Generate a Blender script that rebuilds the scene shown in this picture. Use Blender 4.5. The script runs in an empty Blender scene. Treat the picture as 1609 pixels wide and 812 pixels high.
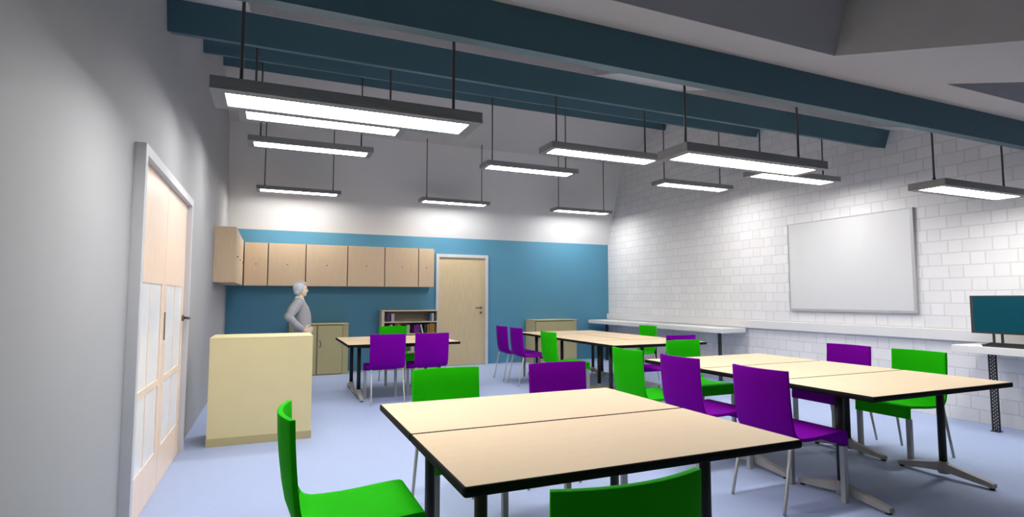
import bpy, bmesh, math, random
from mathutils import Vector, Matrix
random.seed(7)
S = bpy.context.scene
COL = S.collection
PI = math.pi

# ------------------------------------------------------------------ materials
def mat(name, col, rough=0.5, metal=0.0, noise=0.0, nscale=8.0, stretch=(1, 1, 1), bump=0.0, spec=0.5, coat=0.0):
    m = bpy.data.materials.new(name); m.use_nodes = True
    nt = m.node_tree; b = nt.nodes['Principled BSDF']
    b.inputs['Roughness'].default_value = rough
    b.inputs['Metallic'].default_value = metal
    b.inputs['Specular IOR Level'].default_value = spec
    b.inputs['Coat Weight'].default_value = coat
    c = (col[0], col[1], col[2], 1)
    b.inputs['Base Color'].default_value = c
    if noise > 0 or bump > 0:
        tc = nt.nodes.new('ShaderNodeTexCoord'); mp = nt.nodes.new('ShaderNodeMapping')
        mp.inputs['Scale'].default_value = stretch
        nz = nt.nodes.new('ShaderNodeTexNoise'); nz.inputs['Scale'].default_value = nscale
        nz.inputs['Detail'].default_value = 5
        nt.links.new(tc.outputs['Object'], mp.inputs['Vector']); nt.links.new(mp.outputs['Vector'], nz.inputs['Vector'])
        if noise > 0:
            rp = nt.nodes.new('ShaderNodeValToRGB')
            rp.color_ramp.elements[0].position = 0.3; rp.color_ramp.elements[1].position = 0.7
            rp.color_ramp.elements[0].color = tuple(max(0, x * (1 - noise)) for x in col) + (1,)
            rp.color_ramp.elements[1].color = tuple(min(1, x * (1 + noise)) for x in col) + (1,)
            nt.links.new(nz.outputs['Fac'], rp.inputs['Fac']); nt.links.new(rp.outputs['Color'], b.inputs['Base Color'])
        if bump > 0:
            bp = nt.nodes.new('ShaderNodeBump'); bp.inputs['Strength'].default_value = bump
            bp.inputs['Distance'].default_value = 0.01
            nt.links.new(nz.outputs['Fac'], bp.inputs['Height']); nt.links.new(bp.outputs['Normal'], b.inputs['Normal'])
    return m

def emis(name, col, strength):
    m = bpy.data.materials.new(name); m.use_nodes = True
    nt = m.node_tree; b = nt.nodes['Principled BSDF']
    b.inputs['Base Color'].default_value = (0.8, 0.8, 0.8, 1)
    b.inputs['Emission Color'].default_value = (*col, 1)
    b.inputs['Emission Strength'].default_value = strength
    return m

def block_mat():
    """painted blockwork in alternating long and short blocks with soft mortar joints"""
    m = bpy.data.materials.new('painted_block'); m.use_nodes = True
    nt = m.node_tree; b = nt.nodes['Principled BSDF']; b.inputs['Roughness'].default_value = 0.75
    L = nt.links.new
    def mth(op, a, c=None, d=None):
        n = nt.nodes.new('ShaderNodeMath'); n.operation = op
        for k, v in enumerate((a, c, d)):
            if v is None: continue
            if isinstance(v, (int, float)): n.inputs[k].default_value = v
            else: L(v, n.inputs[k])
        return n.outputs[0]
    tc = nt.nodes.new('ShaderNodeTexCoord'); sp = nt.nodes.new('ShaderNodeSeparateXYZ'); L(tc.outputs['Object'], sp.inputs[0])
    PD, RH = 0.42, 0.14
    rz = mth('DIVIDE', sp.outputs['Z'], RH); row = mth('FLOOR', rz); v = mth('SUBTRACT', rz, row)
    odd = mth('MODULO', row, 2.0)
    u0 = mth('ADD', mth('DIVIDE', mth('ADD', sp.outputs['Y'], 20.0), PD), mth('MULTIPLY', odd, 0.5))
    u = mth('FRACT', u0)
    d1 = mth('MULTIPLY', mth('MINIMUM', u, mth('SUBTRACT', 1.0, u)), PD)
    d2 = mth('MULTIPLY', mth('ABSOLUTE', mth('SUBTRACT', u, 0.667)), PD)
    dz = mth('MULTIPLY', mth('MINIMUM', v, mth('SUBTRACT', 1.0, v)), RH)
    d = mth('MINIMUM', mth('MINIMUM', d1, d2), dz)
    mr = nt.nodes.new('ShaderNodeMapRange'); mr.interpolation_type = 'SMOOTHSTEP'
    mr.inputs['From Min'].default_value = 0.0; mr.inputs['From Max'].default_value = 0.011
    L(d, mr.inputs['Value'])
    cb = nt.nodes.new('ShaderNodeCombineXYZ'); L(mth('FLOOR', mth('ADD', u0, mth('GREATER_THAN', u, 0.667))), cb.inputs[0]); L(row, cb.inputs[1]); L(mth('GREATER_THAN', u, 0.667), cb.inputs[2])
    wn = nt.nodes.new('ShaderNodeTexWhiteNoise'); L(cb.outputs[0], wn.inputs['Vector'])
    mc = nt.nodes.new('ShaderNodeMix'); mc.data_type = 'RGBA'
    mc.inputs['A'].default_value = (0.68, 0.67, 0.68, 1); mc.inputs['B'].default_value = (0.73, 0.72, 0.73, 1); L(wn.outputs['Value'], mc.inputs['Factor'])
    mx = nt.nodes.new('ShaderNodeMix'); mx.data_type = 'RGBA'
    mx.inputs['A'].default_value = (0.575, 0.565, 0.575, 1); L(mc.outputs['Result'], mx.inputs['B']); L(mr.outputs['Result'], mx.inputs['Factor'])
    L(mx.outputs['Result'], b.inputs['Base Color'])
    bp = nt.nodes.new('ShaderNodeBump'); bp.inputs['Strength'].default_value = 0.3; bp.inputs['Distance'].default_value = 0.005
    L(mr.outputs['Result'], bp.inputs['Height'])
    nz = nt.nodes.new('ShaderNodeTexNoise'); nz.inputs['Scale'].default_value = 60; L(tc.outputs['Object'], nz.inputs['Vector'])
    b2 = nt.nodes.new('ShaderNodeBump'); b2.inputs['Strength'].default_value = 0.06; b2.inputs['Distance'].default_value = 0.005
    L(nz.outputs['Fac'], b2.inputs['Height']); L(bp.outputs['Normal'], b2.inputs['Normal']); L(b2.outputs['Normal'], b.inputs['Normal'])
    return m

M = {}
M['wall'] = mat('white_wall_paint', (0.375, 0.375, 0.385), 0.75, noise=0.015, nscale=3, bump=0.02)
M['wall_lit'] = mat('white_wall_paint_lit', (0.68, 0.68, 0.69), 0.75, noise=0.012, nscale=3)  # same white paint as the walls, lightened to strengthen the lamp pools
M['ceil'] = mat('pale_ceiling_paint', (0.49, 0.48, 0.49), 0.8, noise=0.01, nscale=4)
M['blue'] = mat('blue_wall_paint', (0.077, 0.255, 0.385), 0.6, noise=0.02, nscale=3)
M['block'] = block_mat()
M['floor'] = mat('blue_grey_floor', (0.385, 0.465, 0.69), 0.6, noise=0.02, nscale=20, spec=0.3)
M['beam'] = mat('blue_steel_paint', (0.050, 0.122, 0.160), 0.6, noise=0.02, nscale=2)
M['black'] = mat('black_enamel', (0.008, 0.008, 0.008), 0.5, noise=0.05, nscale=30)
M['wood'] = mat('pale_beech', (0.74, 0.575, 0.39), 0.55, noise=0.02, nscale=6, stretch=(1, 12, 1), spec=0.12)
M['band'] = mat('black_edge_band', (0.008, 0.008, 0.008), 0.7, noise=0.05, nscale=30, spec=0.12)
M['green'] = mat('green_shell', (0.017, 0.47, 0.003), 0.6, noise=0.02, nscale=5, spec=0.02)
M['purple'] = mat('purple_shell', (0.18, 0.0012, 0.30), 0.6, noise=0.02, nscale=5, spec=0.02)
M['steel'] = mat('grey_steel', (0.42, 0.42, 0.41), 0.45, metal=0.15, noise=0.03, nscale=20)
M['cast'] = mat('grey_cast_metal', (0.40, 0.385, 0.36), 0.5, metal=0.1, noise=0.04, nscale=25)
M['lamp'] = mat('dark_grey_enamel', (0.245, 0.245, 0.25), 0.6, noise=0.02, nscale=10)
M['rod'] = mat('dark_rod', (0.09, 0.085, 0.085), 0.5, noise=0.03, nscale=20)
M['glow'] = emis('lit_diffuser', (1.0, 0.98, 0.95), 44.0)
M['podium'] = mat('cream_laminate', (0.72, 0.62, 0.335), 0.55, noise=0.015, nscale=5)
M['plinth'] = mat('tan_plinth', (0.47, 0.40, 0.21), 0.6, noise=0.02, nscale=5)
M['cab'] = mat('beige_laminate', (0.465, 0.41, 0.215), 0.6, noise=0.015, nscale=5)
M['cabwood'] = mat('light_maple', (0.63, 0.47, 0.31), 0.55, noise=0.04, nscale=5, stretch=(14, 14, 1))
M['doorwood'] = mat('door_veneer', (0.60, 0.48, 0.29), 0.5, noise=0.10, nscale=4, stretch=(22, 22, 1))
M['leafwood'] = mat('peach_door_wood', (0.90, 0.70, 0.55), 0.35, noise=0.06, nscale=4, stretch=(16, 16, 1))
M['frost'] = mat('frosted_pane', (0.88, 0.87, 0.87), 0.25, noise=0.02, nscale=3)
M['frame'] = mat('door_frame_paint', (0.58, 0.58, 0.60), 0.5, noise=0.015, nscale=6)
M['handle'] = mat('dark_nickel', (0.16, 0.15, 0.13), 0.35, metal=0.7, noise=0.03, nscale=30)
M['gap_shade'] = mat('painted_gap_shade', (0.02, 0.016, 0.012), 0.8, noise=0.05, nscale=20)  # near-black colour painting the shade in gaps round cabinet doors
M['shelfwood'] = mat('shelf_maple', (0.56, 0.45, 0.32), 0.55, noise=0.05, nscale=5, stretch=(2, 14, 14))
M['shelfback'] = mat('shelf_back', (0.30, 0.25, 0.19), 0.7, noise=0.04, nscale=5)
M['ledge'] = mat('white_trunking', (0.66, 0.65, 0.65), 0.6, noise=0.01, nscale=5)
M['desk'] = mat('white_desk', (0.74, 0.73, 0.72), 0.5, noise=0.01, nscale=5)
M['board'] = mat('whiteboard_face', (0.60, 0.60, 0.61), 0.4, noise=0.005, nscale=2)
M['alu'] = mat('aluminium_frame', (0.42, 0.42, 0.43), 0.45, metal=0.2, noise=0.02, nscale=20)
M['casing'] = mat('monitor_casing', (0.025, 0.025, 0.027), 0.5, noise=0.04, nscale=25)
M['screen'] = emis('teal_screen', (0.001, 0.046, 0.070), 1.0)
M['screen'].node_tree.nodes['Principled BSDF'].inputs['Specular IOR Level'].default_value = 0.05
M['screen'].node_tree.nodes['Principled BSDF'].inputs['Roughness'].default_value = 0.7
M['screen'].node_tree.nodes['Principled BSDF'].inputs['Base Color'].default_value = (0.003, 0.02, 0.026, 1)
M['key'] = mat('keycaps', (0.018, 0.018, 0.019), 0.6, noise=0.05, nscale=25)
M['skin'] = mat('skin', (0.82, 0.62, 0.44), 0.55, noise=0.03, nscale=12)
M['hair'] = mat('grey_hair', (0.60, 0.615, 0.67), 0.6, noise=0.15, nscale=14, stretch=(1, 1, 4), bump=0.4)
M['sweater'] = mat('grey_knit', (0.36, 0.36, 0.385), 0.85, noise=0.04, nscale=40, bump=0.1)
M['collar'] = mat('white_cotton', (0.72, 0.72, 0.72), 0.8, noise=0.02, nscale=30)
M['trouser'] = mat('charcoal_cloth', (0.12, 0.12, 0.13), 0.85, noise=0.05, nscale=30)
M['shoe'] = mat('pale_grey_shoe', (0.50, 0.49, 0.50), 0.6, noise=0.04, nscale=20)
M['eye'] = mat('eye_white', (0.7, 0.7, 0.7), 0.3, noise=0.02, nscale=30)
M['iris'] = mat('dark_iris', (0.03, 0.03, 0.04), 0.3, noise=0.02, nscale=30)
M['lip'] = mat('lip', (0.55, 0.25, 0.2), 0.5, noise=0.02, nscale=30)
BOOK = {k: mat('book_' + k, c, 0.6, noise=0.06, nscale=12) for k, c in dict(
    purple=(0.14, 0.004, 0.19), grey=(0.42, 0.42, 0.41), blue=(0.10, 0.16, 0.30), ochre=(0.30, 0.17, 0.02),
    black=(0.012, 0.012, 0.016), brown=(0.17, 0.08, 0.012), white=(0.6, 0.62, 0.68)).items()}
M['page'] = mat('paper_pages', (0.62, 0.60, 0.55), 0.8, noise=0.05, nscale=40)

# ------------------------------------------------------------------ mesh helpers
def box(bm, x0, x1, y0, y1, z0, z1, mi=0, bev=0.0):
    r = bmesh.ops.create_cube(bm, size=1.0)
    vs = r['verts']
    for v in vs:
        v.co = Vector(((x0 + x1) / 2 + v.co.x * (x1 - x0), (y0 + y1) / 2 + v.co.y * (y1 - y0), (z0 + z1) / 2 + v.co.z * (z1 - z0)))
    fs = set(f for v in vs for f in v.link_faces)
    for f in fs: f.material_index = mi
    if bev > 0:
        es = list(set(e for v in vs for e in v.link_edges))
        bmesh.ops.bevel(bm, geom=es, offset=bev, segments=2, profile=0.5, affect='EDGES')
    return vs

def frame_of(d):
    d = d.normalized()
    a = Vector((0, 0, 1)) if abs(d.z) < 0.9 else Vector((1, 0, 0))
    u = d.cross(a).normalized(); w = d.cross(u).normalized()
    return u, w

def tube(bm, pts, radii, n=12, cap=True, mi=0):
    pts = [Vector(p) for p in pts]
    if not hasattr(radii, '__len__'): radii = [radii] * len(pts)
    rings = []; u = None
    for i, p in enumerate(pts):
        d = (pts[min(i + 1, len(pts) - 1)] - pts[max(i - 1, 0)]).normalized()
        if u is None: u, w = frame_of(d)
        else:
            u = (u - d * u.dot(d)).normalized(); w = d.cross(u).normalized()
        r = radii[i]
        rx, ry = r if hasattr(r, '__len__') else (r, r)
        rings.append([bm.verts.new(p + u * math.cos(2 * PI * k / n) * rx + w * math.sin(2 * PI * k / n) * ry) for k in range(n)])
    fs = []
    for a, b in zip(rings, rings[1:]):
        for k in range(n):
            fs.append(bm.faces.new((a[k], a[(k + 1) % n], b[(k + 1) % n], b[k])))
    if cap:
        fs.append(bm.faces.new(rings[0][::-1])); fs.append(bm.faces.new(rings[-1]))
    for f in fs: f.material_index = mi; f.smooth = True
    if cap: fs[-1].smooth = False; fs[-2].smooth = False
    return rings

def prism(bm, poly, axis, a0, a1, mi=0):
    """poly: 2D points; extruded along axis ('x','y','z') from a0 to a1"""
    def P(p, a):
        if axis == 'x': return (a, p[0], p[1])
        if axis == 'y': return (p[0], a, p[1])
        return (p[0], p[1], a)
    A = [bm.verts.new(P(p, a0)) for p in poly]; B = [bm.verts.new(P(p, a1)) for p in poly]
    fs = [bm.faces.new(A), bm.faces.new(B[::-1])]
    n = len(poly)
    for i in range(n): fs.append(bm.faces.new((A[i], B[i], B[(i + 1) % n], A[(i + 1) % n])))
    for f in fs: f.material_index = mi
    return fs

def sphere(bm, c, r, seg=20, rings=14, mi=0):
    res = bmesh.ops.create_uvsphere(bm, u_segments=seg, v_segments=rings, radius=1.0)
    rx, ry, rz = r if hasattr(r, '__len__') else (r, r, r)
    for v in res['verts']:
        v.co = Vector((c[0] + v.co.x * rx, c[1] + v.co.y * ry, c[2] + v.co.z * rz))
    for f in set(f for v in res['verts'] for f in v.link_faces): f.smooth = True; f.material_index = mi
    return res['verts']

def obj(name, bm, mats, parent=None, recalc=True):
    if recalc: bmesh.ops.recalc_face_normals(bm, faces=bm.faces[:])
    me = bpy.data.meshes.new(name); bm.to_mesh(me); bm.free()
    if not isinstance(mats, (list, tuple)): mats = [mats]
    for m in mats: me.materials.append(m)
    o = bpy.data.objects.new(name, me); COL.objects.link(o)
    if parent: o.parent = parent
    return o

def evaluated(o, mods):
    """apply modifiers so that the object holds plain mesh data"""
    for t, kw in mods:
        md = o.modifiers.new(t.lower(), t)
        for k, v in kw.items(): setattr(md, k, v)
    bpy.context.view_layer.update()
    dg = bpy.context.evaluated_depsgraph_get()
    me = bpy.data.meshes.new_from_object(o.evaluated_get(dg))
    old = o.data; ms = [m for m in old.materials]
    o.modifiers.clear(); o.data = me
    if not me.materials:
        for m in ms: me.materials.append(m)
    return o

def tag(o, label, cat, group=None):
    o['label'] = label; o['category'] = cat
    if group: o['group'] = group
    return o

def thing(name, label, cat, loc=(0, 0, 0), rz=0.0, group=None):
    o = bpy.data.objects.new(name, None); COL.objects.link(o)
    o.empty_display_size = 0.1
    o.location = loc; o.rotation_euler = (0, 0, rz)
    return tag(o, label, cat, group)

def struct(o): o['kind'] = 'structure'; return o

def dup(root, loc, rz, label, group=None):
    r = root.copy(); COL.objects.link(r); r.location = loc; r.rotation_euler = (0, 0, rz); r['label'] = label
    if group: r['group'] = group
    for ch in list(root.children):
        c = ch.copy(); COL.objects.link(c); c.parent = r
        for g in list(ch.children):
            d = g.copy(); COL.objects.link(d); d.parent = c
    return r

# ------------------------------------------------------------------ room
XL, XR, YB, YF = -0.7226, 6.910, 10.566, -2.6
YFLAT = 0.20
SL = 1 / 3
def zc(y): return 3.376 + (y - 4.30) * SL
YR = 8.447; ZR = zc(YR)
BY, BZ = 9.957, 4.205
ZB = 2.512
TH = 0.15

bm = bmesh.new(); box(bm, XL - TH, XR + TH, YF - TH, YB + TH, -0.12, 0.0)
struct(obj('floor', bm, M['floor']))

prof = [(YF, 0), (YB, 0), (YB, ZB), (BY, BZ), (YR, ZR), (YFLAT, zc(YFLAT)), (YF, zc(YFLAT))]
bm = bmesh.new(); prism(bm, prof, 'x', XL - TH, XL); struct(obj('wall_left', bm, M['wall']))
bm = bmesh.new(); prism(bm, prof, 'x', XR, XR + TH); struct(obj('wall_right', bm, M['block']))
bm = bmesh.new(); box(bm, XL, XR, YF - TH, YF, 0, zc(YFLAT)); struct(obj('wall_front', bm, M['wall']))
bm = bmesh.new()
prism(bm, [(YB, 0), (YB + TH, 0), (YB + TH, ZB), (YB, ZB)], 'x', XL, XR, 0)
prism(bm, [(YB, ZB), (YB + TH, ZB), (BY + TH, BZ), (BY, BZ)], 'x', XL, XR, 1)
struct(obj('wall_back', bm, [M['blue'], M['wall_lit']]))

# ceiling sheet with rectangular skylight wells
bm = bmesh.new()
sky_x = [(-0.2, 2.66), (3.62, 6.48)]
sky_y = [(0.26, 1.915), (2.85, 4.255)]
xs = sorted({XL, XR} | {a for p in sky_x for a in p})
ys = sorted({YFLAT, YR} | {a for p in sky_y for a in p})
nrm = Vector((0, -SL, 1)).normalized()
def cp(x, y, up=0.0): return Vector((x, y, zc(y))) + nrm * up
def quad(*p, mi=0):
    f = bm.faces.new([bm.verts.new(q) for q in p]); f.material_index = mi
for i in range(len(xs) - 1):
    for j in range(len(ys) - 1):
        xa, xb, ya, yb = xs[i], xs[i + 1], ys[j], ys[j + 1]
        if (xa, xb) in sky_x and (ya, yb) in sky_y:
            h = 0.75
            lo = [cp(xa, ya), cp(xb, ya), cp(xb, yb), cp(xa, yb)]; hi = [p + nrm * h for p in lo]
            for k in range(4): quad(lo[k], lo[(k + 1) % 4], hi[(k + 1) % 4], hi[k])
            quad(*hi)
        else: quad(cp(xa, ya), cp(xb, ya), cp(xb, yb), cp(xa, yb))
zf = zc(YFLAT)
quad((XL, YF, zf), (XR, YF, zf), (XR, YFLAT, zf), (XL, YFLAT, zf))
quad((XL, YR, ZR), (XR, YR, ZR), (XR, BY, BZ), (XL, BY, BZ))
bmesh.ops.remove_doubles(bm, verts=bm.verts[:], dist=1e-5)
struct(obj('ceiling', bm, M['ceil']))

# beams, square to the slope, running from the left wall to the block wall
ca, sa = math.cos(math.atan(SL)), math.sin(math.atan(SL))
def beam(yb, zb, label, t=0.205):
    d = min(0.2165, (zc(yb) - zb) * ca + 0.002)
    # (yb, zb) = bottom front edge; up-normal (-sa, ca); along slope (ca, sa)
    p0 = (yb, zb); p1 = (yb + ca * t, zb + sa * t)
    p2 = (p1[0] - sa * d, p1[1] + ca * d); p3 = (p0[0] - sa * d, p0[1] + ca * d)
    bm = bmesh.new(); prism(bm, [p0, p1, p2, p3], 'x', XL + 0.001, XR - 0.001)
    tag(obj('ceiling_beam', bm, M['beam']), label, 'beam', 'blue roof beams across the sloped ceiling')
beam(2.436, 2.557, 'nearest and largest blue roof beam, crossing to the upper right corner')
beam(4.363, 3.168, 'second blue roof beam from the front, above the nearest row of lights')
beam(6.320, 3.836, 'third blue roof beam from the front, behind the second row of lights')
beam(8.500, 4.560, 'farthest and smallest blue roof beam, at the ridge of the ceiling', 0.12)

# ledge along the block wall
bm = bmesh.new(); box(bm, 6.855, XR - 0.0005, YF + 0.01, YB - 0.002, 0.856, 0.974, bev=0.004)
tag(obj('wall_ledge', bm, M['ledge']), 'long pale boxed ledge running along the block wall above the desks', 'ledge')

# ------------------------------------------------------------------ doors
def lever(parent, M4, name='door_handle', rose2=True):
    """lever in local frame: u along door, n outward, z up"""
    bm = bmesh.new()
    tube(bm, [M4 @ Vector((0, 0, 0)), M4 @ Vector((0, 0.012, 0))], 0.027, 16)
    tube(bm, [M4 @ Vector((0, 0.01, 0)), M4 @ Vector((0, 0.05, 0)), M4 @ Vector((-0.012, 0.06, 0)), M4 @ Vector((-0.13, 0.06, 0))], 0.011, 10)
    if rose2: tube(bm, [M4 @ Vector((0, 0, -0.10)), M4 @ Vector((0, 0.014, -0.10))], 0.026, 16)
    o = obj(name, bm, M['handle'], parent); o['label'] = 'dark metal lever handle'; return o

# back door
d2 = bpy.data.objects.new('door_2', None); COL.objects.link(d2); d2.location = (0, 0, 0); struct(d2)
d2['label'] = 'closed pale wood door in the blue back wall'
bm = bmesh.new(); box(bm, 2.985, 3.950, YB - 0.020, YB - 0.001, 0.004, 2.125); leaf = obj('door_leaf', bm, M['doorwood'], d2)
bm = bmesh.new()
fy0, fy1 = YB - 0.05, YB - 0.0005
box(bm, 2.925, 2.985, fy0, fy1, 0, 2.185); box(bm, 3.950, 4.010, fy0, fy1, 0, 2.185); box(bm, 2.985, 3.950, fy0, fy1, 2.125, 2.185)
obj('door_frame', bm, M['frame'], d2)
lever(leaf, Matrix(((1, 0, 0, 3.862), (0, -1, 0, YB - 0.02), (0, 0, 1, 1.128), (0, 0, 0, 1))))

# left double door
d1 = bpy.data.objects.new('door_1', None); COL.objects.link(d1); struct(d1)
d1['label'] = 'glazed double door of peach wood in the left wall'
ya, yb, zt = 3.60, 5.615, 2.186
bm = bmesh.new(); fx0, fx1 = XL + 0.0005, -0.668
box(bm, fx0, fx1, ya, ya + 0.058, 0, zt); box(bm, fx0, fx1, yb - 0.058, yb, 0, zt); box(bm, fx0, fx1, ya + 0.058, yb - 0.058, zt - 0.058, zt)
obj('door_frame', bm, M['frame'], d1)
ym = (ya + yb) / 2
def glazed_leaf(y0, y1):
    x0, x1 = XL + 0.001, XL + 0.016
    bm = bmesh.new(); st = 0.105
    zr = [0.27, 0.72, 0.765, 1.415, 1.46, 1.98]
    box(bm, x0, x1, y0, y0 + st, 0.004, zt - 0.06); box(bm, x0, x1, y1 - st, y1, 0.004, zt - 0.06)
    for a, b in ((0.004, 0.27), (0.72, 0.765), (1.415, zt - 0.06)): box(bm, x0, x1, y0 + st, y1 - st, a, b)
    lf = obj('door_leaf', bm, M['leafwood'], d1)
    c = (y0 + y1) / 2
    for a, b in ((0.27, 0.72), (0.765, 1.415)):
        bm = bmesh.new(); box(bm, x0 + 0.0015, x1 - 0.003, c - 0.008, c + 0.008, a, b); o = obj('muntin', bm, M['leafwood'], lf)
        for s0, s1 in ((y0 + st, c - 0.008), (c + 0.008, y1 - st)):
            bm = bmesh.new(); box(bm, x0 + 0.002, x1 - 0.006, s0, s1, a, b); o = obj('pane', bm, M['frost'], lf); o['label'] = 'pale frosted glass pane'
    return lf
l1 = glazed_leaf(ya + 0.059, ym - 0.003); l2 = glazed_leaf(ym + 0.003, yb - 0.059)
lever(l2, Matrix(((0, 1, 0, XL + 0.016), (1, 0, 0, 5.505), (0, 0, 1, 1.15), (0, 0, 0, 1))), rose2=False)
bm = bmesh.new(); box(bm, XL + 0.016, XL + 0.022, ym + 0.035, ym + 0.050, 1.02, 1.22, bev=0.002); o = obj('lock_plate', bm, M['handle'], l2); o['label'] = 'narrow dark lock plate'

# ------------------------------------------------------------------ pendant lights
LX = [0.367, 3.075, 5.800]
ROWS = [(2.92, 2.266), (4.78, 2.764), (6.53, 2.987), (9.83, 3.075)]
def zceil(y): return zc(y) if y < YR else BZ + (BY - y) * (ZR - BZ) / (BY - YR)
names_r = ['front row', 'second row', 'third row', 'back row']
names_c = ['left', 'middle', 'right']
LBL = {
 (0, 0): 'largest lit pendant light at upper left, nearest the left wall door',
 (0, 1): 'large lit pendant light of the front row, centre right above the right tables',
 (0, 2): 'lit pendant light at the right picture edge, above and right of the whiteboard',
 (1, 0): 'second lit pendant light at upper left, partly hidden behind the largest one',
 (1, 1): 'lit pendant light left of centre right, its right end behind the front row fixture',
 (1, 2): 'lit pendant light above the whiteboard, half behind the front row fixture',
 (2, 0): 'third lit pendant light down at upper left, above the wall cabinets',
 (2, 1): 'middle lit pendant light of the third row, above and left of the blue wall corner',
 (2, 2): 'lit pendant light of the third row hanging before the block wall',
 (3, 0): 'lowest lit pendant light at left, over the wall cabinets by the back wall',
 (3, 1): 'lit pendant light by the back wall, above the wood door',
 (3, 2): 'small lit pendant light by the back wall near the block wall corner'}
for r, (ly, lz) in enumerate(ROWS):
    for c, lx in enumerate(LX):
        t = thing('pendant_light', LBL[(r, c)], 'light', (lx, ly, lz), 0, 'pendant lights hung from the roof')
        bm = bmesh.new()
        hx, hy, hh = 0.655, 0.150, 0.060; px, py = 0.595, 0.094
        # hollow tray: outer walls, top, and bottom rim around the diffuser
        box(bm, -hx, hx, -hy, hy, 0.012, hh, bev=0.004)
        for a in ((-hx, hx, -hy, -py), (-hx, hx, py, hy), (-hx, -px, -py, py), (px, hx, -py, py)): box(bm, *a, 0.0, 0.013)
        obj('housing', bm, M['lamp'], t)
        bm = bmesh.new(); box(bm, -px, px, -py, py, 0.003, 0.0115); o = obj('diffuser', bm, M['glow'], t); o['label'] = 'glowing white diffuser'
        for s in (-0.535, 0.535):
            bm = bmesh.new(); top = zceil(ly) - lz - 0.003
            tube(bm, [(s, 0, hh - 0.001), (s, 0, top)], 0.0085, 8)
            tube(bm, [(s, 0, hh - 0.001), (s, 0, hh + 0.04)], 0.013, 8)
            obj('rod', bm, M['rod'], t)

# ------------------------------------------------------------------ tables
TZ = 0.730; TL, TW = 1.490, 0.745
def round_rect(hx, hy, r, n=5):
    pts = []
    for sx, sy, a0 in ((1, 1, 0), (-1, 1, PI / 2), (-1, -1, PI), (1, -1, 3 * PI / 2)):
        for k in range(n + 1):
            a = a0 + PI / 2 * k / n
            pts.append((sx * (hx - r) + r * math.cos(a), sy * (hy - r) + r * math.sin(a)))
    return pts
def make_table(label, loc, rz, group):
    t = thing('folding_table', label, 'table', loc, rz, group)
    hx, hy = TL / 2 - 0.001, TW / 2 - 0.001
    bm = bmesh.new(); prism(bm, round_rect(hx - 0.009, hy - 0.009, 0.0045), 'z', TZ - 0.03, TZ); obj('tabletop', bm, M['wood'], t)
    bm = bmesh.new()
    # rounded (bullnose) edge: ring profiles from inside bottom, round the nose, to inside top
    za, zb_ = TZ - 0.034, TZ - 0.0006
    prof_ = [(0.0092, za)] + [(0.006 - 0.006 * math.sin(PI * k / 6), za + (zb_ - za) * (1 - math.cos(PI * k / 6)) / 2) for k in range(7)] + [(0.0092, zb_)]
    V = [[bm.verts.new((p[0], p[1], z)) for p in round_rect(hx - o, hy - o, max(0.0135 - o, 0.004))] for o, z in prof_]
    n = len(V[0])
    for q in range(len(V)):
        A, B = V[q], V[(q + 1) % len(V)]
        for k in range(n): bm.faces.new((A[k], A[(k + 1) % n], B[(k + 1) % n], B[k]))
    obj('edge_band', bm, M['band'], t)
    bm = bmesh.new(); box(bm, -0.52, 0.52, -0.03, 0.03, TZ - 0.075, TZ - 0.031, bev=0.004); obj('crossbar', bm, M['black'], t)
    for s in (-1, 1):
        x = s * 0.551
        bm = bmesh.new()
        tube(bm, [(x, 0, 0.105), (x, 0, TZ - 0.036)], 0.0255, 20)
        box(bm, x - 0.03, x + 0.03, -0.26, 0.26, TZ - 0.052, TZ - 0.0345, bev=0.004)
        lg = obj('leg', bm, M['black'], t)
        bm = bmesh.new()
        tube(bm, [(x, 0, 0.028), (x, 0, 0.115)], [0.036, 0.033], 20)
        for d in (-1, 1):
            prof_ = [(0.0, 0.045), (0.0, 0.112), (d * 0.05, 0.098), (d * 0.29, 0.048), (d * 0.318, 0.040), (d * 0.320, 0.014), (d * 0.285, 0.014)]
            fs = prism(bm, prof_, 'x', x - 0.022, x + 0.022)
        ft = obj('foot', bm, M['cast'], lg)
        for d in (-1, 1):
            bm = bmesh.new(); tube(bm, [(x, d * 0.300, 0.0), (x, d * 0.300, 0.016)], 0.017, 12)
            obj('glide', bm, M['black'], lg)
    return t
g1n = 'tables of the front block'; g2n = 'tables of the right block'; g3n = 'tables of the back right block'; g4n = 'tables of the back left block'
tb = make_table('nearest beech table with black edge, its near long edge above the front green chair back', (1.308, 1.685 + TW / 2, 0), 0, g1n)
def T(label, loc, g, rz=0.0): return dup(tb, loc, rz, label, g)
T('beech table joined behind the nearest table, green and purple chairs behind it', (1.308, 1.685 + TW * 1.5, 0), g1n)
rx = 4.055
T('beech table at the near end of the right block, corner pointing at the right edge', (rx, 2.225 + TW / 2, 0), g2n)
T('middle beech table of the three joined tables on the right', (rx, 2.225 + TW * 1.5, 0), g2n)
T('farthest beech table of the three joined on the right, green chair at its end', (rx, 2.225 + TW * 2.5, 0), g2n)
qx = 4.665; qy = 5.885
T('near end table of the back right block, purple chair at its end', (qx, qy + TW / 2, 0), g3n)
T('left lengthwise table in the middle of the back right block, beside the green chair', (qx - TW / 2, qy + TW + TL / 2, 0), g3n, PI / 2)
T('right lengthwise table in the middle of the back right block, toward the block wall', (qx + TW / 2, qy + TW + TL / 2, 0), g3n, PI / 2)
T('far end table of the back right block, before the beige low cabinet', (qx, qy + TW + TL + TW / 2, 0), g3n)
T('near table of the back left pair, two purple chairs before it', (1.632, 7.275 + TW / 2, 0), g4n)
T('far table of the back left pair, before the bookcase', (1.632, 7.275 + TW * 1.5, 0), g4n)

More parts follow.
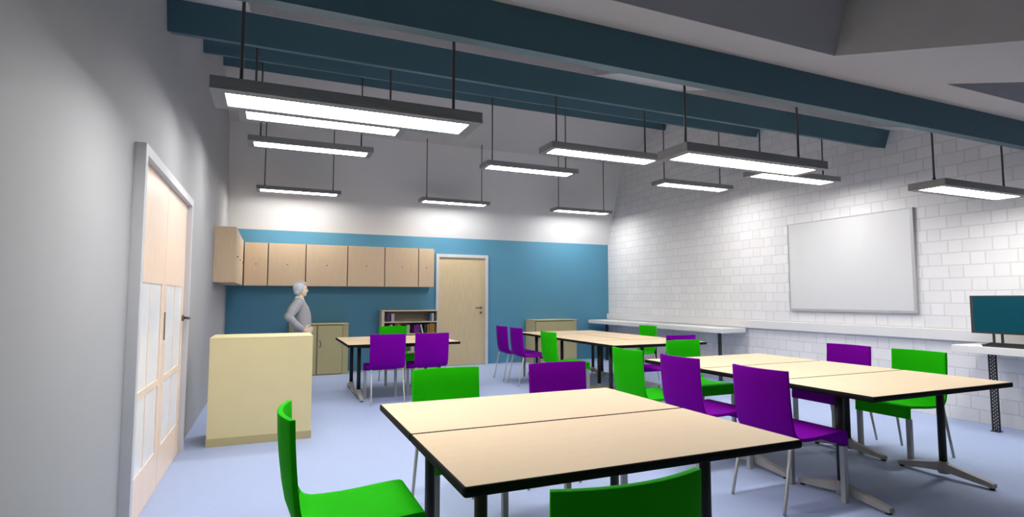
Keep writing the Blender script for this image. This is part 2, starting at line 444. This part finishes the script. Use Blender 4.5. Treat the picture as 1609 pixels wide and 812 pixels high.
# ------------------------------------------------------------------ chairs (facing local +x)
def shell(profile, hw, sag_of, seg=14, th=0.017):
    bm = bmesh.new(); n = len(profile); rows = []
    for i, (f, z, sf, sz) in enumerate(profile):
        rows.append([bm.verts.new((f - sf * (1 - (u * u)), u * hw, z - sz * (1 - u * u))) for u in [-1 + 2 * k / seg for k in range(seg + 1)]])
    for a, b in zip(rows, rows[1:]):
        for k in range(seg):
            f = bm.faces.new((a[k], a[k + 1], b[k + 1], b[k])); f.smooth = True
    return bm
PB = [(-0.212, 0.866, 0.042, 0), (-0.209, 0.78, 0.042, 0), (-0.203, 0.69, 0.041, 0), (-0.195, 0.60, 0.038, 0), (-0.186, 0.53, 0.034, 0), (-0.176, 0.488, 0.028, 0.002), (-0.163, 0.462, 0.020, 0.005)]
PS = [(-0.163, 0.462, 0.020, 0.005), (-0.145, 0.446, 0.012, 0.008), (-0.115, 0.437, 0.004, 0.010), (-0.06, 0.434, 0, 0.011), (0.02, 0.435, 0, 0.011), (0.10, 0.440, 0, 0.009), (0.18, 0.447, 0, 0.005), (0.25, 0.452, 0, 0.001), (0.280, 0.452, 0, 0), (0.290, 0.448, 0, 0), (0.295, 0.436, 0, 0), (0.298, 0.362, 0, 0)]
def make_chair(label, kind, group):
    t = thing('stacking_chair', label, 'chair', (0, 0, 0), 0, group)
    for nm, pr in (('backrest', PB), ('seat', PS)):
        bm = shell(pr, 0.222, None)
        o = obj(nm, bm, M[kind], t)
        evaluated(o, [('SOLIDIFY', dict(thickness=0.021, offset=0.0)), ('BEVEL', dict(width=0.0015, segments=2, limit_method='ANGLE', angle_limit=math.radians(50)))])
    for s in (-1, 1):
        bm = bmesh.new(); box(bm, 0.264, 0.300, s * 0.202 - 0.017, s * 0.202 + 0.017, 0.0, 0.361, bev=0.003)
        obj('leg', bm, M['steel'], t)
        bm = bmesh.new(); tube(bm, [(-0.268, s * 0.206, 0.0), (-0.262, s * 0.206, 0.03), (-0.175, s * 0.196, 0.425)], [0.0095, 0.010, 0.0115], 12)
        obj('leg', bm, M['steel'], t)
    return t
G = 'green chairs around the tables'; PUR = 'purple chairs around the tables'
CH = {}
def chair(kind, x, y, face, label):
    rz = {'+x': 0, '+y': PI / 2, '-x': PI, '-y': -PI / 2}[face]
    g = G if kind == 'green' else PUR
    if kind not in CH:
        CH[kind] = make_chair(label, kind, g); CH[kind].location = (x, y, 0); CH[kind].rotation_euler = (0, 0, rz)
    else: dup(CH[kind], (x, y, 0), rz, label, g)
chair('green', 0.295, 2.47, '+x', 'green chair seen side on at the left end of the nearest tables, before the podium')
chair('green', 0.838, 1.412, '+y', 'nearest green chair, back toward the viewer, cut off by the bottom edge')
chair('green', 1.05, 3.29, '-y', 'green chair behind the nearest tables, left of a purple one')
chair('purple', 1.864, 3.29, '-y', 'purple chair behind the nearest tables, right of a green one')
chair('purple', 3.160, 2.735, '+x', 'nearest purple chair with curved seat, left side of the right tables')
chair('purple', 3.158, 3.515, '+x', 'purple chair between a green and the nearest purple one, left of the right tables')
chair('green', 3.158, 4.215, '+x', 'green chair at the far left of the right tables, its back before the back tables')
chair('green', 4.955, 3.07, '-x', 'green chair on the wall side of the right tables, nearest the monitor')
chair('purple', 4.955, 3.71, '-x', 'purple chair on the wall side of the right tables, below the whiteboard')
chair('green', 4.09, 4.60, '-y', 'green chair at the far end of the right tables, before a purple one')
chair('purple', 4.64, 5.71, '+y', 'purple chair at the near end of the back right tables, only its top showing')
chair('green', 5.51, 7.59, '-x', 'far green chair on the wall side of the back right tables, before the white desk')
chair('purple', 3.67, 8.44, '+x', 'farthest purple chair, left of the back right tables and of another purple one')
chair('purple', 3.67, 7.855, '+x', 'purple chair between the farthest purple one and a green one at the back right tables')
chair('green', 3.66, 6.75, '+x', 'green chair on the left side of the back right tables, before the low cabinet')
chair('purple', 1.355, 7.30, '+y', 'left of two purple chairs seen from behind at the back left tables')
chair('purple', 1.925, 7.30, '+y', 'right of two purple chairs seen from behind at the back left tables')
chair('green', 1.80, 8.79, '-y', 'green chair on the far side of the back left tables, before the bookcase')

# ------------------------------------------------------------------ podium
t = thing('podium', 'cream laminate podium standing on the floor before the person', 'podium', (-0.068, 5.93, 0))
bm = bmesh.new(); w = 0.436; d0, d1_ = -0.262, 0.262
box(bm, -w, w, d0, d0 + 0.02, 0.072, 0.948); box(bm, -w, -w + 0.02, d0 + 0.02, d1_, 0.072, 0.948); box(bm, w - 0.02, w, d0 + 0.02, d1_, 0.072, 0.948)
obj('body', bm, M['podium'], t)
bm = bmesh.new(); box(bm, -w - 0.001, w + 0.001, d0 - 0.001, d1_ + 0.001, 0.948, 0.962, bev=0.002); obj('top', bm, M['podium'], t)
bm = bmesh.new(); box(bm, -w + 0.021, w - 0.021, d0 + 0.021, d1_ - 0.01, 0.58, 0.60); obj('shelf', bm, M['podium'], t)
bm = bmesh.new(); box(bm, -w - 0.004, w + 0.004, d0 - 0.006, d1_ + 0.004, 0.0, 0.072); obj('plinth', bm, M['plinth'], t)

# ------------------------------------------------------------------ wall cabinets
UZ0, UZ1, UY = 1.527, 2.252, 10.216
def cabinet_front(parent, x0, x1, y, z0, z1, m, knob=True, name='door', kpos=None):
    bm = bmesh.new(); box(bm, x0, x1, y - 0.018, y, z0, z1, bev=0.0015)
    d = obj(name, bm, m, parent)
    if knob:
        kx, kz = kpos or ((x0 + x1) / 2, (z0 + z1) / 2 + 0.0)
        bm = bmesh.new(); tube(bm, [(kx, y - 0.018, kz), (kx, y - 0.026, kz), (kx, y - 0.032, kz), (kx, y - 0.038, kz)], [0.004, 0.004, 0.011, 0.008], 12)
        k = obj('knob', bm, M['handle'], d); k['label'] = 'small dark knob'
    return d
UX = [-0.455, -0.085, 0.515, 1.215, 1.872, 2.500, 2.806]
UL = ['narrow maple wall cabinet in the corner, beside the one on the left wall', 'second maple wall cabinet on the back wall, left of the person',
      'maple wall cabinet on the back wall, directly above the person', 'fourth maple wall cabinet from the left corner on the back wall',
      'maple wall cabinet second from the wood door', 'narrow maple wall cabinet nearest the wood door']
for i in range(6):
    x0, x1 = UX[i] + 0.002, UX[i + 1] - 0.002
    t = thing('wall_cabinet', UL[i], 'cabinet', (x0, YB - 0.001, UZ0), 0, 'maple wall cabinets')
    bm = bmesh.new(); D = YB - 0.001 - UY - 0.02
    box(bm, 0, x1 - x0, -D, 0, 0, UZ1 - UZ0, bev=0.001); obj('body', bm, M['cabwood'], t)
    bm = bmesh.new(); box(bm, 0.0005, x1 - x0 - 0.0005, -D - 0.002, -D, 0.003, UZ1 - UZ0 - 0.003); obj('door_gap_shade', bm, M['gap_shade'], t)  # dark sheet behind the door, painted shade for the gap
    cabinet_front(t, 0.006, x1 - x0 - 0.006, -D - 0.0021, 0.002, UZ1 - UZ0 - 0.002, M['cabwood'])
# cabinet on left wall
t = thing('wall_cabinet', 'maple wall cabinet on the left wall, its plain end toward the viewer', 'cabinet', (XL + 0.001, 8.175, UZ0), 0, 'maple wall cabinets')
bm = bmesh.new(); ln = YB - 0.003 - 8.175
box(bm, 0, 0.240, 0, ln, 0.001, 0.738, bev=0.001); obj('body', bm, M['cabwood'], t)
nd = 3; seg = (10.19 - 8.175) / nd
for k in range(nd):
    bm = bmesh.new(); box(bm, 0.2405, 0.2575, k * seg + 0.002, (k + 1) * seg - 0.002, 0.003, 0.736, bev=0.0015); d = obj('door', bm, M['cabwood'], t)
    yk = (k + 0.5) * seg
    bm = bmesh.new(); tube(bm, [(0.2575, yk, 0.36), (0.262, yk, 0.36), (0.268, yk, 0.36), (0.274, yk, 0.36)], [0.004, 0.004, 0.011, 0.008], 12); k_ = obj('knob', bm, M['handle'], d); k_['label'] = 'small dark knob'

# ------------------------------------------------------------------ low cabinets
def low_cabinet(x0, label, doors):
    t = thing('low_cabinet', label, 'cabinet', (x0, YB - 0.002, 0), 0, 'beige low cabinets by the blue wall')
    W, D, H = 0.965, 0.43, 0.86
    bm = bmesh.new(); box(bm, 0, W, -D, 0, 0.0, H); obj('body', bm, M['cab'], t)
    bm = bmesh.new(); box(bm, -0.006, W + 0.006, -D - 0.022, 0, H, H + 0.018, bev=0.002); obj('top', bm, M['cab'], t)
    for a, b, hx in doors:
        bm = bmesh.new(); box(bm, a - 0.006, b + 0.006, -D - 0.0015, -D, 0.010, H - 0.004); obj('door_gap_shade', bm, M['gap_shade'], t)  # dark sheet round the door edge in place of real gap shade
        bm = bmesh.new(); box(bm, a, b, -D - 0.019, -D - 0.002, 0.016, H - 0.012, bev=0.002); d = obj('door', bm, M['cab'], t)
        if hx:
            z = 0.53; bm = bmesh.new(); yy = -D - 0.019
            tube(bm, [(hx, yy, z - 0.055), (hx + 0.006, yy - 0.018, z - 0.05), (hx + 0.02, yy - 0.03, z), (hx + 0.006, yy - 0.018, z + 0.05), (hx, yy, z + 0.055)], 0.0075, 10)
            h = obj('handle', bm, M['handle'], d); h['label'] = 'small dark bow handle'
    return t
low_cabinet(0.278, 'beige low cabinet by the back wall, partly behind the person', [(0.03, 0.435, None), (0.455, 0.862, 0.49)])
low_cabinet(4.870, 'beige low cabinet by the back wall, behind the back right tables', [(0.02, 0.885, 0.06)])

# ------------------------------------------------------------------ bookcase and books
BX0, BX1, BYF = 1.845, 2.905, 10.262
t = thing('bookcase', 'low open maple bookcase of books between blue wall and wood door', 'bookcase', (BX0, YB - 0.002, 0))
bm = bmesh.new(); D = YB - 0.002 - BYF; W = BX1 - BX0; H = 1.095
for a in ((0, 0.045), (W - 0.03, W)):
    bm = bmesh.new(); box(bm, a[0], a[1], -D, 0, 0, H - 0.022); obj('side_panel', bm, M['shelfwood'], t)
bm = bmesh.new(); box(bm, 0, W, -D - 0.004, 0, H - 0.0215, H); obj('top', bm, M['shelfwood'], t)
bm = bmesh.new(); box(bm, 0.046, W - 0.031, -0.012, -0.002, 0.06, H - 0.022); obj('back_panel', bm, M['shelfback'], t)
SHZ = [0.07, 0.33, 0.662, 0.885]
for z in SHZ:
    bm = bmesh.new(); box(bm, 0.0455, W - 0.0305, -D, -0.0125, z - 0.02, z); obj('shelf', bm, M['shelfwood'], t)
bm = bmesh.new(); box(bm, 0.0455, W - 0.0305, -D + 0.02, -D + 0.035, 0, 0.05); obj('kick_board', bm, M['shelfwood'], t)
def book(x, z, w, h, kind, label, lean=0.0, d=0.17, y0=BYF + 0.035):
    t = thing('book', label, 'book', (x, y0, z + 0.0005), 0, 'books in the low bookcase')
    t.rotation_euler = (0, lean, 0)
    bm = bmesh.new()
    box(bm, 0, 0.003, 0, d, 0, h); box(bm, w - 0.003, w, 0, d, 0, h); box(bm, 0.003, w - 0.003, 0, 0.003, 0, h)
    obj('cover', bm, BOOK[kind], t)
    bm = bmesh.new(); box(bm, 0.0031, w - 0.0031, 0.0031, d - 0.004, 0.003, h - 0.004); obj('pages', bm, M['page'], t)
    if lean > 0: pass
z3, z2, z1 = 0.885, 0.662, 0.33
book(1.900, z3, 0.050, 0.155, 'black', 'dark book against the left end of the top bookcase shelf')
book(1.951, z3, 0.045, 0.165, 'purple', 'purple book at left of the top bookcase shelf')
book(2.022, z3, 0.055, 0.145, 'grey', 'grey book standing alone beside the purple one on the top shelf')
book(2.755, z3, 0.035, 0.150, 'blue', 'blue book at the right end of the top bookcase shelf')
book(2.791, z3, 0.032, 0.150, 'white', 'white book beside the blue one at the right end of the top shelf')
book(1.985, z2, 0.030, 0.165, 'blue', 'blue book at left of the second bookcase shelf')
book(2.016, z2, 0.028, 0.170, 'white', 'white book beside the blue one at left of the second shelf')
book(2.085, z2, 0.050, 0.185, 'brown', 'dark brown book left of centre on the second bookcase shelf')
book(2.136, z2, 0.055, 0.185, 'ochre', 'ochre book beside the dark brown one left of centre on the second shelf')
book(2.305, z2, 0.060, 0.160, 'grey', 'grey book at the centre of the second bookcase shelf')
book(2.445, z2, 0.050, 0.150, 'purple', 'left of two purple books on the second bookcase shelf')
book(2.497, z2, 0.055, 0.160, 'purple', 'right of two purple books on the second bookcase shelf')
book(2.605, z2, 0.024, 0.160, 'white', 'white book leaning left of the black one on the second shelf', lean=-0.25)
book(2.642, z2, 0.046, 0.150, 'black', 'black book at right of the second bookcase shelf')
book(2.700, z2, 0.038, 0.165, 'ochre', 'narrower ochre book right of the black one on the second shelf')
book(2.745, z2, 0.100, 0.180, 'ochre', 'thick ochre book at the right end of the second bookcase shelf')
book(2.395, z1, 0.060, 0.27, 'grey', 'grey book on the third bookcase shelf, seen between the chair backs')
book(2.460, z1, 0.030, 0.25, 'black', 'thin black book between two pale ones on the third bookcase shelf')
book(2.500, z1, 0.055, 0.27, 'white', 'pale book right of the thin black one on the third bookcase shelf')

# ------------------------------------------------------------------ whiteboard
t = thing('whiteboard', 'blank whiteboard hung on the white block wall', 'whiteboard', (XR - 0.0005, 4.93, 1.138))
bm = bmesh.new(); hw = 0.862; H = 1.248
box(bm, -0.026, 0, -hw + 0.001, hw - 0.001, 0.001, H - 0.001); obj('panel', bm, M['board'], t)
bm = bmesh.new()
for a in ((-hw, hw, 0, 0.034), (-hw, hw, H - 0.008, H), (-hw, -hw + 0.032, 0.034, H - 0.008), (hw - 0.010, hw, 0.034, H - 0.008)):
    box(bm, -0.034, -0.0262, a[0], a[1], a[2], a[3], bev=0.001)
for a in ((-hw - 0.004, -hw, 0, H), (hw, hw + 0.004, 0, H)): box(bm, -0.034, 0, *a)
obj('frame', bm, M['alu'], t)

# ------------------------------------------------------------------ desks on perforated posts
def perforated_post(parent, x, y, h):
    """steel upright pierced with two staggered columns of holes"""
    bm = bmesh.new(); w = 0.074; th = 0.0035
    def plate(org, ax):
        cols = 9; cw = w / cols; rows = int(h / cw); ch = h / rows
        grid = {}
        def V(i, j):
            if (i, j) not in grid: grid[(i, j)] = bm.verts.new(org + ax * (i * cw - w / 2) + Vector((0, 0, j * ch)))
            return grid[(i, j)]
        for j in range(rows):
            for i in range(cols):
                hole = 0 < i < cols - 1 and 0 < j < rows - 1 and ((i % 4 == 2 and j % 4 in (1, 2)) or (i % 4 == 0 and j % 4 in (3, 0)) or (False) or False)
                if not hole: bm.faces.new((V(i, j), V(i + 1, j), V(i + 1, j + 1), V(i, j + 1)))
    plate(Vector((x, y, 0)), Vector((0, 1, 0)))
    o = obj('post', bm, M['black'], parent)
    evaluated(o, [('SOLIDIFY', dict(thickness=0.006, offset=0.0))])
    bm = bmesh.new(); box(bm, x - 0.0375, x + 0.0375, y - 0.0375, y + 0.0375, 0, 0.006); obj('foot_plate', bm, M['black'], o)
    bm = bmesh.new(); box(bm, x - 0.20, x + 0.20, y - 0.02, y + 0.02, h, h + 0.004); obj('bracket', bm, M['black'], o)
DZ0, DZ1 = 0.778, 0.850
def desk(y0, y1, posts, label):
    t = thing('wall_desk', label, 'desk', (6.605, (y0 + y1) / 2, 0), 0, 'long white desks along the block wall')
    c = (y0 + y1) / 2
    bm = bmesh.new(); box(bm, -0.255, 0.249, y0 - c, y1 - c, DZ0, DZ1, bev=0.004); obj('desktop', bm, M['desk'], t)
    for p in posts: perforated_post(t, 0.025, p - c, DZ0 - 0.0045)
desk(6.60, 10.52, (6.93, 8.575, 10.22), 'long white desk on black posts along the block wall in the far corner')
desk(-0.45, 3.45, (-0.20, 1.50, 3.24), 'white desk at the right picture edge carrying the monitor and keyboard')

# monitor
t = thing('monitor', 'black framed monitor with blank teal screen on the right white desk', 'monitor', (6.56, 3.03, DZ1))
bm = bmesh.new(); hw = 0.335; z0, z1 = 0.117, 0.495
box(bm, -0.015, 0.022, -hw, hw, z0, z1, bev=0.004); obj('casing', bm, M['casing'], t)
bm = bmesh.new(); box(bm, -0.0165, -0.0151, -hw + 0.022, hw - 0.030, z0 + 0.016, z1 - 0.014); o = obj('screen', bm, M['screen'], t); o['label'] = 'plain dark teal screen'
bm = bmesh.new()
for s in (-0.035, 0.035): box(bm, 0.0225, 0.036, s - 0.009 + 0.13, s + 0.009 + 0.13, 0.012, 0.32)
box(bm, -0.04, 0.14, 0.02, 0.24, 0.0005, 0.013, bev=0.003); obj('stand', bm, M['casing'], t)
# keyboard
t = thing('keyboard', 'black keyboard lying on the white desk before the monitor', 'keyboard', (6.432, 2.96, DZ1 + 0.0005))
bm = bmesh.new(); prism(bm, [(-0.07, 0), (0.07, 0), (0.07, 0.034), (-0.07, 0.014)], 'y', -0.225, 0.225); obj('base', bm, M['casing'], t)
bm = bmesh.new()
for r in range(5):
    for k in range(15):
        xx = -0.060 + r * 0.0245; yy = -0.214 + k * 0.0286; zz = 0.014 + (xx + 0.07) / 0.14 * 0.020
        box(bm, xx, xx + 0.020, yy, yy + 0.024, zz - 0.002, zz + 0.007)
obj('keys', bm, M['key'], t)

# ------------------------------------------------------------------ person
def merged(name, bm, m, parent, voxel, smooth=4):
    o = obj(name, bm, m, parent)
    evaluated(o, [('REMESH', dict(mode='VOXEL', voxel_size=voxel, use_smooth_shade=True)), ('SMOOTH', dict(factor=0.5, iterations=smooth))])
    for p in o.data.polygons: p.use_smooth = True
    return o
def loft(bm, rings, n=28):
    """rings: (cx, cy, z, rx, ry)"""
    R = [[bm.verts.new((cx + rx * math.cos(2 * PI * k / n), cy + ry * math.sin(2 * PI * k / n), z)) for k in range(n)] for cx, cy, z, rx, ry in rings]
    for a, b in zip(R, R[1:]):
        for k in range(n): bm.faces.new((a[k], a[(k + 1) % n], b[(k + 1) % n], b[k]))
    bm.faces.new(R[0][::-1]); bm.faces.new(R[-1])

pr = thing('person', 'person with short grey hair and grey sweater standing side on behind the podium', 'person', (0.335, 7.90, 0))
def arm_pts(s):
    return [Vector((-0.022, s * 0.150, 1.245)), Vector((-0.088, s * 0.205, 1.155)), Vector((-0.128, s * 0.232, 1.070)), Vector((-0.045, s * 0.222, 0.975)), Vector((0.050, s * 0.190, 0.905))]
def hand(bm, s):
    w = Vector((0.050, s * 0.190, 0.905)); p = Vector((0.108, s * 0.162, 0.898))
    tube(bm, [w, w.lerp(p, 0.4), p], [(0.022, 0.026), (0.019, 0.036), (0.015, 0.039)], 14)
    fwd = Vector((0.90, -s * 0.42, -0.02)).normalized()
    for dz, L in ((0.031, 0.070), (0.011, 0.078), (-0.010, 0.072), (-0.029, 0.056)):
        b = p + Vector((-0.008, 0, dz)); d = (fwd + Vector((0, 0, dz * 5.5))).normalized(); inn = Vector((0, -s, 0))
        tube(bm, [b, b + d * L * 0.45, b + d * L * 0.78 + inn * 0.006, b + d * L + inn * 0.016], [0.0098, 0.0092, 0.0084, 0.0068], 10)
    b = w + Vector((0.022, 0, 0.024)); tube(bm, [b, b + Vector((0.022, -s * 0.002, 0.030)), b + Vector((0.050, -s * 0.012, 0.042))], [0.012, 0.0105, 0.008], 10)
hx, hz = 0.014, 1.408
def head_scale(verts, k=0.84, up=0.022):
    for v in verts:
        v.co = Vector((hx, 0, hz)) + (v.co - Vector((hx, 0, hz))) * k + Vector((0, 0, up))
# body: head, face, neck, torso, limbs and hands in one surface
bm = bmesh.new()
sphere(bm, (hx - 0.008, 0, hz + 0.022), (0.092, 0.072, 0.092), 28, 20)
sphere(bm, (hx + 0.022, 0, hz - 0.040), (0.060, 0.056, 0.072), 24, 16)
sphere(bm, (hx + 0.048, 0, hz - 0.084), (0.028, 0.028, 0.022))                      # chin
tube(bm, [(hx + 0.076, 0, hz + 0.026), (hx + 0.088, 0, hz + 0.002), (hx + 0.099, 0, hz - 0.018), (hx + 0.076, 0, hz - 0.030)], [0.009, 0.011, 0.013, 0.012], 12)  # nose
sphere(bm, (hx + 0.078, 0, hz - 0.054), (0.011, 0.024, 0.008))                      # mouth
sphere(bm, (hx + 0.076, 0, hz + 0.034), (0.012, 0.046, 0.009))                      # brow ridge
for s in (-1, 1):
    sphere(bm, (hx - 0.008, s * 0.074, hz - 0.008), (0.020, 0.010, 0.032))          # ears
    sphere(bm, (hx + 0.052, s * 0.036, hz - 0.022), (0.026, 0.020, 0.020))          # cheeks
head_scale(bm.verts)
loft(bm, [(0.02, 0, 0.74, 0.10, 0.14), (0.03, 0, 0.85, 0.115, 0.150), (0.03, 0, 0.98, 0.105, 0.135), (0.02, 0, 1.12, 0.10, 0.145), (0.0, 0, 1.22, 0.075, 0.130), (-0.01, 0, 1.285, 0.045, 0.070)])
tube(bm, [(-0.014, 0, 1.25), (-0.002, 0, 1.30), (0.010, 0, 1.365)], [0.058, 0.044, 0.042], 18)
for s in (-1, 1):
    a = arm_pts(s); tube(bm, a, [0.050, 0.042, 0.036, 0.032, 0.024], 14); sphere(bm, a[0], 0.052)
    hand(bm, s)
    tube(bm, [(0.02, s * 0.075, 0.80), (0.025, s * 0.078, 0.60), (0.02, s * 0.078, 0.42), (0.0, s * 0.08, 0.25), (0.0, s * 0.08, 0.06)], [0.078, 0.066, 0.048, 0.044, 0.034], 16)
    tube(bm, [(-0.03, s * 0.08, 0.035), (0.06, s * 0.085, 0.03), (0.15, s * 0.09, 0.022)], [0.030, 0.030, 0.018], 12)
body = merged('body', bm, M['skin'], pr, 0.0055, 2)
for s in (-1, 1):
    bm = bmesh.new(); sphere(bm, (hx + 0.0745, s * 0.029, hz + 0.012), (0.0105, 0.012, 0.0085)); head_scale(bm.verts); e = obj('eye', bm, M['eye'], pr)
    bm = bmesh.new(); sphere(bm, (hx + 0.083, s * 0.029, hz + 0.012), (0.0035, 0.0055, 0.0055)); head_scale(bm.verts); obj('iris', bm, M['iris'], e)
    bm = bmesh.new(); tube(bm, [(hx + 0.088, s * 0.012, hz + 0.033), (hx + 0.086, s * 0.032, hz + 0.038), (hx + 0.070, s * 0.050, hz + 0.032)], [0.003, 0.0035, 0.002], 8); head_scale(bm.verts); obj('eyebrow', bm, M['hair'], pr)
bm = bmesh.new(); sphere(bm, (hx + 0.0845, 0, hz - 0.054), (0.006, 0.020, 0.0055)); head_scale(bm.verts); obj('lips', bm, M['lip'], pr)
# hair: cap with side locks, swept volume at crown and a fringe
bm = bmesh.new()
sphere(bm, (hx - 0.030, 0, hz + 0.034), (0.094, 0.090, 0.098), 28, 20)
sphere(bm, (hx - 0.046, 0, hz - 0.020), (0.066, 0.082, 0.078), 24, 16)
sphere(bm, (hx + 0.026, 0, hz + 0.102), (0.050, 0.062, 0.026), 20, 14)
for s in (-1, 1):
    sphere(bm, (hx - 0.026, s * 0.070, hz + 0.034), (0.056, 0.024, 0.064), 20, 14)
    tube(bm, [(hx + 0.014, s * 0.074, hz + 0.07), (hx + 0.008, s * 0.080, hz + 0.03), (hx - 0.016, s * 0.078, hz - 0.02), (hx - 0.036, s * 0.066, hz - 0.06)], [0.016, 0.018, 0.017, 0.010], 10)
for k in range(7):
    y = -0.05 + k * 0.0167
    tube(bm, [(hx - 0.03, y, hz + 0.130), (hx + 0.032, y * 1.05, hz + 0.124 - 0.1 * abs(y)), (hx + 0.064, y * 1.1, hz + 0.094 - 0.1 * abs(y))], [0.017, 0.014, 0.008], 8)
head_scale(bm.verts)
hair = merged('hair', bm, M['hair'], pr, 0.005, 2)
# sweater
bm = bmesh.new()
loft(bm, [(0.03, 0, 0.775, 0.122, 0.170), (0.032, 0, 0.80, 0.124, 0.172), (0.034, 0, 0.90, 0.116, 0.163), (0.034, 0, 1.00, 0.119, 0.158), (0.026, 0, 1.10, 0.120, 0.163), (0.010, 0, 1.19, 0.108, 0.172), (-0.004, 0, 1.250, 0.088, 0.158), (-0.010, 0, 1.300, 0.060, 0.080), (-0.008, 0, 1.316, 0.050, 0.058)])
for s in (-1, 1):
    a = arm_pts(s); tube(bm, a[:-1] + [a[-2].lerp(a[-1], 0.88)], [0.066, 0.060, 0.057, 0.047, 0.036], 16)
    sphere(bm, a[0], 0.064); sphere(bm, a[2], 0.057)
    tube(bm, [(-0.010, 0, 1.282), (-0.015, s * 0.075, 1.272), (-0.022, s * 0.150, 1.245)], [0.052, 0.056, 0.063], 16)
    q = a[-2].lerp(a[-1], 0.85); dd = (a[-1] - a[-2]).normalized()
    tube(bm, [q - dd * 0.02, q + dd * 0.012], [0.037, 0.037], 14)
sw = merged('sweater', bm, M['sweater'], pr, 0.008, 8)
bm = bmesh.new()
R = []
for z, rx_, ry_, off in ((1.300, 0.062, 0.068, 0.004), (1.322, 0.055, 0.058, 0.003), (1.334, 0.051, 0.053, 0.003), (1.328, 0.047, 0.049, 0.003)):
    R.append([bm.verts.new((-0.004 + off + rx_ * math.cos(2 * PI * k / 24), ry_ * math.sin(2 * PI * k / 24), z - 0.014 * math.cos(2 * PI * k / 24) - 0.004)) for k in range(24)])
for a, b in zip(R, R[1:]):
    for k in range(24): f = bm.faces.new((a[k], a[(k + 1) % 24], b[(k + 1) % 24], b[k])); f.smooth = True
obj('collar', bm, M['collar'], pr)
bm = bmesh.new()
loft(bm, [(0.03, 0, 0.70, 0.114, 0.153), (0.03, 0, 0.79, 0.116, 0.160), (0.032, 0, 0.86, 0.112, 0.156)])
for s in (-1, 1):
    tube(bm, [(0.028, s * 0.078, 0.80), (0.028, s * 0.082, 0.60), (0.024, s * 0.082, 0.42), (0.006, s * 0.084, 0.25), (0.0, s * 0.084, 0.075)], [0.094, 0.084, 0.068, 0.064, 0.060], 18)
merged('trousers', bm, M['trouser'], pr, 0.009, 4)
for s in (-1, 1):
    bm = bmesh.new()
    tube(bm, [(-0.062, s * 0.086, 0.042), (-0.03, s * 0.086, 0.050), (0.05, s * 0.089, 0.046), (0.13, s * 0.092, 0.036), (0.175, s * 0.093, 0.026)], [(0.032, 0.034), (0.040, 0.042), (0.040, 0.038), (0.040, 0.030), (0.026, 0.020)], 16)
    box(bm, -0.085, 0.165, s * 0.089 - 0.038, s * 0.089 + 0.038, 0.002, 0.018, bev=0.006)
    merged('shoe', bm, M['shoe'], pr, 0.006, 3)

# ------------------------------------------------------------------ camera, world, view
cam = bpy.data.cameras.new('camera'); co = bpy.data.objects.new('camera', cam); COL.objects.link(co)
co.location = (0, 0, 1.32); co.rotation_euler = (math.radians(90 + 4.08), 0, math.radians(-23.33))
cam.sensor_fit = 'HORIZONTAL'; cam.angle = 2 * math.atan(804.5 / (406 / math.tan(math.radians(25))))
cam.clip_start = 0.05
S.camera = co
w = bpy.data.worlds.new('world'); S.world = w; w.use_nodes = True
w.node_tree.nodes['Background'].inputs['Color'].default_value = (0.75, 0.8, 0.9, 1)
w.node_tree.nodes['Background'].inputs['Strength'].default_value = 0.2
S.view_settings.view_transform = 'Standard'; S.view_settings.look = 'None'
S.view_settings.exposure = 0.0; S.view_settings.gamma = 1.0; S.view_settings.use_curve_mapping = False
